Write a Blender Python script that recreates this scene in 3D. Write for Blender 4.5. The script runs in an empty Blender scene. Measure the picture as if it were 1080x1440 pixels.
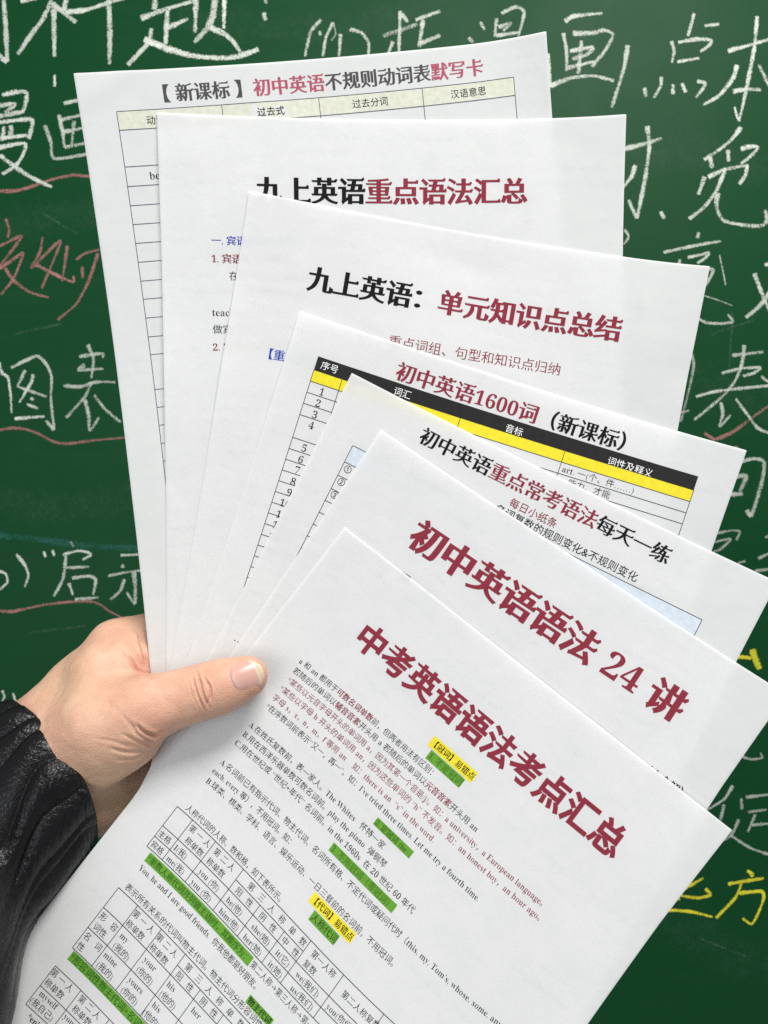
import bpy, bmesh, math, random
import numpy as np
random.seed(7); rng = np.random.default_rng(7)
SC = bpy.context.scene
COL = SC.collection

# ---------------------------------------------------------------- camera, light, exposure
cam = bpy.data.cameras.new('camera')
cam.sensor_fit = 'VERTICAL'; cam.sensor_height = 36.0; cam.lens = 36.0 * 1080 / 1440
cam.dof.use_dof = True; cam.dof.focus_distance = 0.342; cam.dof.aperture_fstop = 24
cam.clip_start = 0.01; cam.clip_end = 50
cam_o = bpy.data.objects.new('camera', cam); COL.objects.link(cam_o)
cam_o.rotation_euler = (math.pi / 2, 0, 0)
SC.camera = cam_o
w = bpy.data.worlds.new('World'); SC.world = w; w.use_nodes = True
bg = w.node_tree.nodes['Background']
bg.inputs[0].default_value = (0.94, 0.97, 1.0, 1); bg.inputs[1].default_value = 0.32

def lamp(name, loc, target, size, power, col):
    l = bpy.data.lights.new(name, 'AREA'); l.shape = 'RECTANGLE'
    l.size, l.size_y = size; l.energy = power; l.color = col
    o = bpy.data.objects.new(name, l); COL.objects.link(o)
    o.location = loc
    from mathutils import Vector
    o.rotation_euler = (Vector(target) - Vector(loc)).to_track_quat('-Z', 'Y').to_euler()
    return o
lamp('ceiling_lamp', (0.42, -0.40, 1.25), (0, 0.45, 0), (0.8, 0.4), 30, (1.0, 0.985, 0.95))
lamp('fill_light', (-0.75, -1.2, -0.05), (-0.1, 0.4, -0.1), (0.9, 0.9), 10, (0.95, 0.98, 1.0))  # added fill from an unseen source behind the camera, brightens the shaded palm
SC.view_settings.view_transform = 'Standard'; SC.view_settings.look = 'None'
SC.view_settings.exposure = 0.19; SC.view_settings.gamma = 1.0
SC.render.engine = 'CYCLES'
SC.cycles.use_denoising = False; SC.cycles.use_adaptive_sampling = False
SC.cycles.max_bounces = 8
SC.cycles.sample_clamp_indirect = 4

F = 1080.0
def at(px, py, Y):                      # a point seen at a pixel of the 1080x1440 photograph, Y metres away
    return np.array([(px - 540) / F * Y, Y, (720 - py) / F * Y])

# ---------------------------------------------------------------- material helpers
def mat(name, col, rough=0.6, spec=0.3):
    m = bpy.data.materials.new(name); m.use_nodes = True
    b = m.node_tree.nodes['Principled BSDF']
    b.inputs['Base Color'].default_value = (*col, 1)
    b.inputs['Roughness'].default_value = rough
    b.inputs['Specular IOR Level'].default_value = spec
    return m
class NT:
    def __init__(s, m): s.t = m.node_tree; s.b = s.t.nodes.get('Principled BSDF'); s.out = s.t.nodes.get('Material Output')
    def n(s, typ, **kw):
        x = s.t.nodes.new(typ)
        for k, v in kw.items(): setattr(x, k, v)
        return x
    def l(s, a, b): s.t.links.new(a, b)
    def noise(s, vec, scale, detail=3, rough=0.5, dist=0):
        x = s.n('ShaderNodeTexNoise'); x.inputs['Scale'].default_value = scale
        x.inputs['Detail'].default_value = detail; x.inputs['Roughness'].default_value = rough
        x.inputs['Distortion'].default_value = dist
        if vec is not None: s.l(vec, x.inputs['Vector'])
        return x.outputs['Fac']
    def ramp(s, fac, p0, c0, p1, c1):
        x = s.n('ShaderNodeValToRGB'); e = x.color_ramp.elements
        e[0].position = p0; e[0].color = c0 if len(c0) == 4 else (*c0, 1)
        e[1].position = p1; e[1].color = c1 if len(c1) == 4 else (*c1, 1)
        s.l(fac, x.inputs[0]); return x.outputs[0]
    def math(s, op, a, b=None, clamp=False):
        x = s.n('ShaderNodeMath', operation=op, use_clamp=clamp)
        for i, v in enumerate((a, b)):
            if v is None: continue
            if isinstance(v, (int, float)): x.inputs[i].default_value = v
            else: s.l(v, x.inputs[i])
        return x.outputs[0]
    def mix(s, fac, a, b, blend='MIX'):
        x = s.n('ShaderNodeMix', data_type='RGBA', blend_type=blend)
        for i, v in ((0, fac), (6, a), (7, b)):
            if isinstance(v, (int, float)): x.inputs[i].default_value = v
            elif isinstance(v, tuple): x.inputs[i].default_value = (*v, 1)
            else: s.l(v, x.inputs[i])
        return x.outputs[2]
    def bump(s, h, strength, dist):
        x = s.n('ShaderNodeBump'); x.inputs['Strength'].default_value = strength
        x.inputs['Distance'].default_value = dist; s.l(h, x.inputs['Height']); return x
    def obj(s): return s.n('ShaderNodeTexCoord').outputs['Object']

def link(name, verts, faces, mats, parent=None, smooth=False, midx=None):
    me = bpy.data.meshes.new(name)
    me.from_pydata([tuple(map(float, v)) for v in verts], [], [tuple(map(int, f)) for f in faces])
    for m in (mats if isinstance(mats, (list, tuple)) else [mats]): me.materials.append(m)
    if midx is not None: me.polygons.foreach_set('material_index', np.asarray(midx, dtype=np.int32))
    if smooth: me.polygons.foreach_set('use_smooth', [True] * len(me.polygons))
    me.update()
    o = bpy.data.objects.new(name, me); COL.objects.link(o)
    if parent is not None: o.parent = parent
    return o
def tag(o, label=None, cat=None, group=None, kind=None):
    for k, v in (('label', label), ('category', cat), ('group', group), ('kind', kind)):
        if v: o[k] = v
    return o

# ================================================================= CHALKBOARD
BY = 0.86
mb = mat('board_green', (0.0038, 0.052, 0.0165), 0.5, 0.10)
t = NT(mb); oc = t.obj()
n1 = t.noise(oc, 3.0, 5, 0.6, 0.4); n2 = t.noise(oc, 38, 4, 0.65)
mp = t.n('ShaderNodeMapping'); t.l(oc, mp.inputs[0]); mp.inputs['Scale'].default_value = (1.0, 1, 7.0); mp.inputs['Rotation'].default_value = (0, 0.35, 0)
n3 = t.noise(mp.outputs[0], 6, 6, 0.7, 1.2)
dust = t.math('MULTIPLY', t.ramp(n3, 0.5, (0, 0, 0), 0.85, (1, 1, 1)), t.ramp(n1, 0.35, (0.1,) * 3, 0.7, (1, 1, 1)))
c = t.mix(t.math('MULTIPLY', dust, 0.03), (0.0038, 0.052, 0.0165), (0.30, 0.42, 0.36))
c = t.mix(t.math('MULTIPLY', n2, 0.35), c, (0.0016, 0.033, 0.009))
spk = t.ramp(t.noise(oc, 420, 2, 0.5), 0.74, (0, 0, 0), 0.80, (1, 1, 1))
c = t.mix(t.math('MULTIPLY', spk, 0.12), c, (0.4, 0.45, 0.4))
t.l(c, t.b.inputs['Base Color'])
t.l(t.ramp(n1, 0.3, (0.44,) * 3, 0.7, (0.56,) * 3), t.b.inputs['Roughness'])
t.l(t.bump(t.noise(oc, 700, 2), 0.12, 0.0006).outputs[0], t.b.inputs['Normal'])

def box(x0, x1, y0, y1, z0, z1):
    v = [(x, y, z) for x in (x0, x1) for y in (y0, y1) for z in (z0, z1)]
    f = [(0, 1, 3, 2), (4, 6, 7, 5), (0, 4, 5, 1), (2, 3, 7, 6), (0, 2, 6, 4), (1, 5, 7, 3)]
    return v, f
bv, bf = box(-1.6, 1.6, BY, BY + 0.02, -0.75, 0.75)
board = link('chalkboard', bv, bf, mb)
tag(board, 'dark green chalkboard with white, pink and yellow handwritten chalk notes behind the papers', 'chalkboard')

def chalk_mat(name, col, cover):
    m = mat(name, col, 0.95, 0.05); t = NT(m); oc = t.obj()
    uv = t.n('ShaderNodeAttribute', attribute_name='stroke').outputs['Vector']
    sx = t.n('ShaderNodeSeparateXYZ'); t.l(uv, sx.inputs[0])
    ed = t.math('ABSOLUTE', sx.outputs[0])
    g = t.noise(oc, 620, 3, 0.7)
    g2 = t.noise(oc, 90, 3, 0.6)
    mp = t.n('ShaderNodeMapping'); t.l(uv, mp.inputs[0]); mp.inputs['Scale'].default_value = (2.2, 9.0, 1)
    st = t.noise(mp.outputs[0], 1.6, 3, 0.6)
    a = t.math('ADD', t.math('MULTIPLY', t.math('ADD', t.math('MULTIPLY', g, 1.5), -0.3), 0.9), t.math('MULTIPLY', g2, 0.55))
    a = t.math('ADD', a, t.math('MULTIPLY', st, 0.45))
    a = t.math('SUBTRACT', a, t.math('MULTIPLY', t.math('POWER', ed, 3.0), 0.30))
    a = t.math('SUBTRACT', a, 0.95 - cover)
    a = t.math('ADD', t.math('MULTIPLY', a, 3.8), 0.52, True)
    a = t.math('MULTIPLY', a, t.math('MULTIPLY', sx.outputs[2], 0.95))
    t.l(a, t.b.inputs['Alpha'])
    return m
CW = chalk_mat('chalk_white', (0.66, 0.70, 0.63), 0.165)
CP = chalk_mat('chalk_pink', (0.42, 0.20, 0.18), 0.15)
CY = chalk_mat('chalk_yellow', (0.76, 0.70, 0.05), 0.24)
CT = chalk_mat('chalk_smear', (0.05, 0.20, 0.18), 0.05)

def smooth_line(P, step):
    P = np.array(P, float)
    if len(P) > 2:
        Q = []
        for i in range(len(P) - 1):
            p0 = P[max(i - 1, 0)]; p1 = P[i]; p2 = P[i + 1]; p3 = P[min(i + 2, len(P) - 1)]
            for s in np.linspace(0, 1, 10, endpoint=False):
                cr = 0.5 * ((2 * p1) + (-p0 + p2) * s + (2 * p0 - 5 * p1 + 4 * p2 - p3) * s * s + (-p0 + 3 * p1 - 3 * p2 + p3) * s ** 3)
                ln = p1 + (p2 - p1) * s
                Q.append(0.65 * cr + 0.35 * ln)
        Q.append(P[-1]); P = np.array(Q)
    d = np.r_[0, np.cumsum(np.linalg.norm(np.diff(P, axis=0), axis=1))]
    n = max(3, int(d[-1] / step) + 1); s = np.linspace(0, d[-1], n)
    return np.c_[np.interp(s, d, P[:, 0]), np.interp(s, d, P[:, 1])], s

def chalk(name, reg, strokes, width, material, kk=1.0, strength=1.0, label=None):
    x0, y0, sc = reg
    V, FC, A = [], [], []
    for si, st in enumerate(strokes):
        wd = width
        if isinstance(st, tuple): st, wd = st
        P, s = smooth_line([(x0 + x / sc, y0 + y / sc) for x, y in st], 1.5)
        n = len(P)
        T = np.gradient(P, axis=0); T /= np.linalg.norm(T, axis=1)[:, None] + 1e-9
        N = np.c_[-T[:, 1], T[:, 0]]
        ph = rng.random(4) * 6.28
        ws = wd * (1 + 0.14 * np.sin(s / 17 + ph[0]) + 0.09 * np.sin(s / 5.3 + ph[1]) + 0.06 * np.sin(s / 2.1 + ph[2])) / 2
        # wider at the press-down, thinner at the lift-off
        q = s / max(s[-1], 1)
        ws *= 1.10 - 0.28 * q * (s[-1] > 18)
        pr = (0.80 + 0.25 * rng.random()) * strength * (1 - 0.15 * q)
        ends = np.minimum(1, np.minimum(s + 1.0, s[-1] - s + 1.0) / 2.2)
        yb = BY - 0.0003 - 0.00003 * si
        for i in range(n):
            for c in range(5):
                e = -1 + c * 0.5
                p = P[i] + N[i] * e * ws[i] * (0.75 + 0.25 * ends[i])
                q3 = at(p[0], p[1], BY); q3[1] = yb
                b = len(V); V.append(q3); A.append((e, s[i] * 0.02 + ph[3], pr[i] * (0.6 + 0.4 * ends[i])))
                if i and c: FC.append((b - 1, b, b - 5, b - 6))
    o = link(name, V, FC, material, board)
    at_ = o.data.attributes.new('stroke', 'FLOAT_VECTOR', 'POINT')
    at_.data.foreach_set('vector', np.array(A, dtype=np.float32).ravel())
    if label: o['label'] = label
    return o

CS = chalk_mat('chalk_dust_smear', (0.42, 0.50, 0.45), -0.02)
for P_, w_ in (([(-20, 330), (120, 300), (260, 330)], 70), ([(820, 250), (960, 215), (1100, 240)], 80), ([(760, 560), (930, 520), (1100, 575)], 90), ([(-20, 700), (90, 715), (220, 690)], 60), ([(880, 1240), (1000, 1330), (1100, 1360)], 90), ([(250, 25), (420, 40), (640, 10)], 60)):
    chalk('eraser_smear', (0, 0, 1), [P_], w_, CS, strength=0.035)
for G_ in ([(905, 420), (935, 400), (960, 425), (930, 460)], [(1000, 470), (1060, 450)], [(1030, 440), (1025, 520)], [(20, 470), (90, 455)], [(60, 300), (110, 330)], [(1010, 880), (1060, 865)], [(985, 1320), (1050, 1345)], [(40, 890), (120, 880)]):
    chalk('ghost_stroke', (0, 0, 1), [G_], 5, CS, strength=0.16)
RA = (0, 0, 2.7); RB = (400, 0, 2.7); RC = (740, 0, 3.176); RD = (860, 280, 3.6); RE = (0, 260, 4.0)
RF = (0, 580, 3.43); RG = (900, 640, 4.0); RH = (820, 1040, 3.6)
K = 'chalk_character'
chalk(K, RA, [[(12, -30), (22, 100), (28, 235)], [(28, 237), (8, 222), (-12, 200)]], 7.5, CW)
chalk(K, RA, [[(78, 2), (140, -8)], [(196, 0), (165, 70), (120, 130), (68, 207)], [(203, 8), (206, 110), (207, 216)], [(203, 15), (250, 55), (290, 86)], [(255, -20), (243, 42)],
              [(250, 47), (330, 38), (400, 15), (475, -8)], [(412, -10), (418, 120), (416, 245)], ([(208, 285), (208, 330)], 4.5)], 7.6, CW)
chalk(K, RA, [[(590, -10), (586, 38)], [(535, 70), (640, 32), (740, 3)], [(636, 35), (632, 110), (629, 168)], [(640, 105), (715, 72)], [(575, 108), (566, 160), (525, 205), (485, 248)],
              ([(548, 148), (640, 188), (740, 214), (860, 222), (920, 210), (982, 188)], 9), [(745, -20), (741, 125)], ([(818, -10), (808, 60), (785, 110), (738, 162)], 9), [(795, 105), (850, 128), (885, 158), (912, 198)], [(853, -10), (850, 110)]], 7.4, CW)
chalk('chalk_colon', RA, [[(1008, -2), (1011, 14)], [(1002, 48), (1008, 78)]], 6, CW)
chalk(K, RA, [[(8, 362), (60, 350), (100, 352), (98, 390), (86, 430)], [(-5, 402), (58, 396), (20, 428)], [(0, 442), (90, 424)], [(-10, 466), (110, 453), (124, 470), (110, 528)],
              [(15, 480), (12, 525)], [(42, 476), (42, 520)], [(0, 527), (104, 514)], [(-10, 562), (60, 548), (98, 548), (88, 590), (55, 635), (8, 662)], [(0, 590), (80, 650), (150, 690), (198, 711)]], 6.6, CW)
chalk(K, RA, [[(242, 393), (340, 372)], [(170, 476), (193, 540), (206, 603), (330, 586)], [(224, 436), (238, 500), (246, 560)], [(232, 456), (330, 432)], [(240, 502), (330, 484)], [(246, 560), (330, 543)], [(282, 460), (272, 560)]], 5.6, CW, strength=0.8)
chalk('chalk_underline', RA, [[(-10, 725), (60, 725), (130, 706), (200, 681), (280, 665), (350, 672)]], 5.2, CP, label='pink chalk underline below the topmost pair of characters')
chalk(K, RB, [[(140, 75), (100, 120), (78, 215)], [(133, 118), (137, 135)], [(186, 85), (158, 140), (146, 215)], ([(186, 92), (195, 130), (178, 155)], 2.5), [(213, 130), (207, 215)], [(248, 112), (292, 125), (320, 165), (318, 215)]], 5.0, CW, strength=0.8)
chalk(K, RB, [[(374, 137), (440, 115), (505, 92)], [(440, 42), (437, 120), (434, 200)], [(412, 158), (392, 210)], [(446, 52), (468, 86)], [(498, 76), (592, 43)], [(526, 76), (512, 180)], [(512, 167), (592, 135)]], 6.0, CW, strength=0.85)
chalk(K, RB, [[(743, 84), (760, 113)], [(698, 143), (716, 160)], [(806, 70), (798, 140)], [(823, 52), (880, 27), (910, 48), (888, 140)], [(812, 104), (862, 88), (830, 118)], [(802, 136), (890, 124)]], 5.0, CW, strength=0.85)
chalk(K, RC, [[(172, 97), (215, 72), (340, 60)], [(165, 148), (180, 230), (180, 318)], [(208, 150), (300, 148), (345, 136), (388, 155), (350, 230), (292, 298)], [(195, 230), (302, 210)], [(302, 214), (270, 245), (205, 263)],
              [(178, 306), (240, 290), (308, 275)], [(246, 182), (232, 332)], [(100, 388), (200, 350), (300, 340), (392, 362)], [(453, 203), (435, 310), (380, 482)], ([(98, 238), (108, 380)], 4.5)], 6.2, CW, strength=0.9)
chalk(K, RC, [[(750, 60), (722, 162)], [(795, 116), (862, 109)], [(648, 184), (660, 230), (650, 282)], [(678, 190), (760, 176), (824, 180), (815, 205), (775, 233)], [(674, 277), (772, 261)],
              [(527, 393), (535, 432)], [(603, 344), (600, 385), (568, 438)], [(655, 378), (655, 422)], [(694, 373), (712, 414)], [(762, 364), (800, 376), (756, 438)]], 5.6, CW, strength=0.95)
chalk(K, RC, [[(1030, 73), (1020, 200), (985, 390), (950, 543)], [(900, 229), (1000, 201), (1090, 175)], [(941, 290), (925, 345), (865, 425), (788, 470)], [(1038, 290), (1090, 395)], [(922, 410), (980, 400), (1048, 402)], ([(950, 541), (938, 510), (930, 478)], 4.5)], 6.2, CW)
chalk(K, RC, [[(540, 563), (549, 660), (530, 800), (495, 977)], [(430, 668), (520, 645), (605, 618)], [(486, 738), (470, 790), (430, 840)], [(495, 976), (472, 930), (457, 893)], [(599, 946), (617, 977)]], 6.4, CW, strength=0.9)
chalk(K, RC, [[(960, 568), (915, 625), (860, 670), (793, 714)], [(820, 702), (830, 752)], [(900, 670), (903, 722)], [(957, 666), (1005, 655), (1034, 660), (1000, 700), (958, 732)], [(812, 792), (880, 760), (992, 738)], [(986, 740), (977, 785), (950, 824)],
              [(796, 790), (768, 870)], [(886, 763), (850, 850), (795, 925), (726, 979)], [(854, 862), (850, 930), (880, 985), (960, 1005), (1050, 1010), (1074, 985), (1066, 938)]], 6.2, CW)
chalk(K, RD, [[(441, 168), (434, 198)], [(262, 271), (400, 240), (553, 213)], [(384, 296), (440, 285), (492, 273), (470, 300), (434, 326)], [(345, 304), (338, 340)], [(470, 352), (513, 358), (500, 395), (472, 440)], ([(545, 282), (560, 350), (577, 437)], 2.2)], 4.8, CW, strength=0.85)
chalk('chalk_mark', RD, [[(66, 155), (86, 190), (63, 230)]], 4.8, CW, strength=0.85)
chalk('chalk_mark', RD, [([(470, 490), (540, 512), (612, 540)], 1.8), ([(438, 604), (480, 626), (560, 630), (614, 620), (587, 584)], 4.2)], 4.2, CW, strength=0.8)
chalk(K, RD, [[(723, 376), (745, 440), (800, 570)], [(810, 455), (750, 540), (678, 600)], [(775, 336), (810, 322)]], 6.0, CW)
chalk(K, RD, [[(671, 740), (660, 830), (625, 920), (560, 1000), (418, 1118)], [(610, 791), (768, 774)], [(556, 882), (650, 858), (752, 853), (720, 880), (664, 896)], [(426, 1000), (520, 975), (640, 960), (810, 943)], [(553, 1028), (562, 1090), (546, 1152), (602, 1093)], [(628, 1010), (690, 1095), (740, 1160), (810, 1190)], [(755, 898), (810, 938)]], 4.9, CW, strength=0.8)
chalk('chalk_tick', RD, [[(468, 1183), (500, 1205), (530, 1216), (620, 1175), (720, 1100), (810, 1035)]], 5.2, CP, label='pink chalk tick mark under the character')
chalk(K, RD, [[(405, 783), (416, 840), (395, 950), (350, 1128)], ([(343, 1082), (393, 1070)], 3)], 4.2, CW, strength=0.6)
chalk(K, RG, [[(560, 37), (640, 20), (697, 38), (690, 130), (660, 240), (625, 348)], [(625, 346), (598, 308)], [(515, 127), (597, 117), (560, 205)], [(495, 222), (578, 218)], ([(510, -30), (545, -45), (540, -15)], 4)], 6.2, CW, strength=0.75)
chalk(K, RG, [[(420, 443), (510, 424), (562, 430), (540, 478)], [(405, 492), (512, 470), (450, 530), (410, 543)], ([(550, 606), (592, 597)], 3)], 4.4, CW, strength=0.6)
chalk(K, RG, [[(703, 462), (760, 440)], [(665, 582), (740, 545)], [(645, 652), (740, 640)]], 4.4, CW, strength=0.6)
chalk(K, RG, [([(545, 1132), (628, 1141)], 5.0), ([(630, 1092), (650, 1150), (672, 1204)], 9.0)], 6, CY, label='yellow chalk character fragment')
chalk(K, RH, [[(795, 82), (850, 100), (907, 92), (896, 66)]], 4.4, CW, strength=0.65)
chalk(K, RH, [[(757, 232), (715, 300), (620, 360)], [(713, 328), (694, 410)], [(800, 298), (803, 354)], [(822, 291), (945, 277)], [(834, 366), (928, 354)], [(870, 378), (833, 468)], [(852, 432), (945, 424)], [(787, 403), (765, 455), (740, 490), (690, 517)], [(748, 485), (840, 545), (945, 583)]], 4.6, CW, strength=0.7)
chalk(K, RH, [[(510, 755), (565, 725), (608, 700)], [(618, 753), (645, 785), (580, 801), (480, 788)], [(465, 803), (490, 809)], [(420, 862), (540, 870), (655, 897)]], 4.4, CY, label='yellow chalk character cut off by the front sheet')
chalk(K, RH, [[(830, 664), (856, 680), (848, 694)], [(733, 731), (820, 716), (914, 701)], [(801, 728), (770, 800), (672, 903)], [(785, 777), (900, 767), (914, 800), (885, 880), (852, 934), (806, 903)]], 4.8, CY, label='yellow chalk character at lower right')
chalk(K, RE, [[(33, 190), (52, 250), (45, 298)], [(-14, 350), (50, 320), (122, 288), (75, 360), (-8, 465)], [(-14, 478), (60, 430), (130, 382), (108, 455), (70, 540), (6, 618)], [(28, 468), (80, 540), (170, 605), (276, 634)]], 5.0, CP, strength=0.9)
chalk(K, RE, [[(241, 293), (225, 380), (178, 468), (340, 312), (300, 430), (235, 583)], [(207, 450), (300, 500), (412, 547), (413, 512)], [(380, 342), (365, 450), (350, 543)]], 5.0, CP, strength=0.9)
chalk(K, RE, [[(428, 422), (480, 385), (560, 364)], [(552, 385), (500, 540), (430, 670), (325, 760)], ([(462, 458), (466, 527)], 4)], 4.8, CP, strength=0.85)
chalk(K, RE, [[(-8, 995), (10, 1055), (45, 1085), (60, 1180), (66, 1284)], [(62, 1030), (150, 985), (212, 963), (262, 1010), (291, 1080), (287, 1200), (305, 1378)], [(305, 1380), (258, 1325)], [(142, 1042), (98, 1136)], [(98, 1134), (264, 1192)], [(188, 1066), (178, 1110), (110, 1224)], [(172, 1198), (190, 1210)], [(152, 1233), (216, 1259)], [(83, 1316), (252, 1302)]], 4.7, CW, strength=0.92)
chalk(K, RE, [[(494, 898), (526, 980), (514, 1088)], [(446, 966), (577, 948), (578, 974)], [(478, 1012), (443, 1042), (583, 1034)], [(358, 1129), (450, 1136), (540, 1110), (650, 1110)], [(513, 1108), (480, 1190), (372, 1310)], [(480, 1208), (500, 1300), (505, 1383), (558, 1308)], [(530, 1183), (590, 1260), (680, 1335)]], 5.3, CW, strength=0.7)
chalk('chalk_underline', RF, [[(-10, 88), (50, 75), (120, 80), (190, 105), (240, 132), (280, 147), (340, 150), (450, 135), (620, 120)]], 4.4, CP, strength=0.85, label='pink wavy chalk underline in the middle at left')
chalk('chalk_smear', RF, [[(-10, 590), (150, 610), (400, 640), (720, 660)]], 12, CT, strength=0.5, label='faint teal wiped streak')
chalk('chalk_digit', RF, [[(-12, 762), (28, 778), (36, 820), (-5, 858)]], 4.6, CW)
chalk('chalk_bracket', RF, [[(78, 683), (120, 735), (138, 785), (120, 842)]], 4.6, CW)
chalk('chalk_quote_mark', RF, [[(211, 670), (222, 698)], [(253, 663), (263, 692)]], 4.0, CW)
chalk(K, RF, [[(340, 623), (356, 648)], [(303, 686), (380, 667), (438, 680), (430, 694), (398, 710)], [(319, 690), (305, 800), (260, 887)], [(320, 749), (432, 744)], [(333, 823), (353, 882)], [(348, 799), (430, 789), (463, 808), (450, 880)], [(362, 902), (478, 892)]], 4.6, CW, strength=0.9)
chalk(K, RF, [[(583, 689), (690, 684)], [(586, 738), (600, 747)], [(522, 789), (600, 772), (700, 760)], [(601, 803), (580, 860), (532, 903)], ([(645, 768), (653, 850), (652, 924)], 6.0), [(652, 926), (610, 866)]], 4.6, CW, strength=0.8)
chalk('chalk_underline', RF, [[(-10, 955), (60, 960), (200, 930), (350, 912), (440, 912), (490, 930), (530, 960), (600, 995)]], 4.4, CP, strength=0.85, label='pink chalk underline just above the hand')
chalk('chalk_quote_mark', RF, [[(12, 1340), (22, 1370), (10, 1398)], [(63, 1353), (76, 1393)]], 4.2, CW)

# ================================================================= SHEETS OF PAPER
G = (0.35837, 0.0043, 0.01798, 0.42653, 0.14553, 0.36609)        # the plane the fan lies in, and its gentle bend
POSE = [(-0.11036, -0.13615, -0.19187), (-0.00513, -0.10113, -0.17747), (0.169, -0.06109, -0.1451), (0.31331, -0.03839, -0.09186),
        (0.46794, -0.01479, -0.0636), (0.58975, -0.00125, -0.03777), (0.66088, -0.01794, 0.00692)]
PW, PH = 0.210, 0.297
nrm = np.array([G[1], -1, G[2]]); nrm /= np.linalg.norm(nrm)
e1 = np.array([1, G[1], 0.0]); e1 -= nrm * (e1 @ nrm); e1 /= np.linalg.norm(e1)
e2 = np.cross(nrm, e1)
if e2[2] > 0: e2 = -e2
GRIP = np.array([-0.082, 0.080])
WAVE = [[(rng.uniform(-60, 60), rng.uniform(-60, 60), rng.uniform(0, 6.28), rng.uniform(0.3, 1)) for _ in range(5)] for _ in range(7)]
CURL = [0.0030, 0.0016, 0.0034, 0.0022, 0.0012, 0.0026, 0.0024]
CREASE = [[(rng.uniform(0.03, 0.19), rng.uniform(0.01, 0.12), rng.uniform(-0.7, 0.7), rng.uniform(0.012, 0.03), rng.uniform(0.0025, 0.006), rng.choice([-1, 1]) * rng.uniform(0.00012, 0.0003)) for _ in range(5)] for _ in range(7)]
CREASE[2].append((0.100, 0.0150, 0.10, 0.016, 0.0045, -0.00045)); CREASE[0].append((0.012, 0.006, -0.5, 0.014, 0.004, 0.0005)); CREASE[6].append((0.15, 0.10, 0.9, 0.05, 0.010, 0.0005))
def sheet_pt(k, u, v, lift=0.0):
    th, p0, q0 = POSE[k]
    u = np.asarray(u, float); v = np.asarray(v, float)
    if k == 6:                              # the front sheet is skewed a little where the thumb pinches it
        a_, b_ = u * 10, v * 10
        v = v + a_ * b_ * (-0.1137 + 0.1387 * a_ + 0.121 * b_ - 0.0414 * a_ * a_ - 0.0301 * a_ * b_ - 0.0317 * b_ * b_) / 10
    p = p0 + u * math.cos(th) - v * math.sin(th); q = q0 + u * math.sin(th) + v * math.cos(th)
    h = G[3] * p * p + G[4] * p * q + G[5] * q * q
    r = np.hypot(p - GRIP[0], q - GRIP[1]); s = np.clip((r - 0.02) / 0.16, 0, 1); s = s * s * (3 - 2 * s)
    off = k * (0.00055 + 0.0010 * s)
    wv = 0
    for a, b, ph, am in WAVE[k]: wv = wv + am * np.sin(a * u + b * v + ph)
    h = h + off + wv * 0.00030 * s
    for d_ in (u, PW - u, v, PH - v):       # the cut edges turn back a hair
        h = h - 0.00026 * np.clip(1 - d_ / 0.0013, 0, 1) ** 2
    for a, b, an, ln, wd, am in CREASE[k]:   # soft handling creases
        x_ = (u - a) * math.cos(an) + (v - b) * math.sin(an); y_ = -(u - a) * math.sin(an) + (v - b) * math.cos(an)
        h = h + am * np.exp(-(y_ / wd) ** 2 - (x_ / ln) ** 2) * s
    h = h - 0.0011 * np.exp(-((p + 0.0715) ** 2 + (q - 0.086) ** 2) / 0.017 ** 2) + 0.0007 * np.exp(-((p + 0.045) ** 2 + (q - 0.100) ** 2) / 0.022 ** 2)   # dented by the thumb
    # corners and free edges lift a little
    h = h + CURL[k] * s * np.clip((u - 0.17) / 0.04, 0, 1) ** 2 * np.clip((0.05 - v) / 0.05, 0, 1)
    h = h + lift
    return np.array([0, G[0], 0]) + p[..., None] * e1 + q[..., None] * e2 + h[..., None] * nrm
def proj(P): return np.array([540 + F * P[0] / P[1], 720 - F * P[2] / P[1]])
def uv_of(k, px, py):
    x = np.array([PW / 2, PH / 2]); T = np.array([px, py], float)
    for _ in range(8):
        f0 = proj(sheet_pt(k, x[0], x[1]))
        J = np.array([(proj(sheet_pt(k, x[0] + 1e-5, x[1])) - f0) / 1e-5, (proj(sheet_pt(k, x[0], x[1] + 1e-5)) - f0) / 1e-5]).T
        x = x + np.linalg.solve(J, T - f0)
    return x

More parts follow.
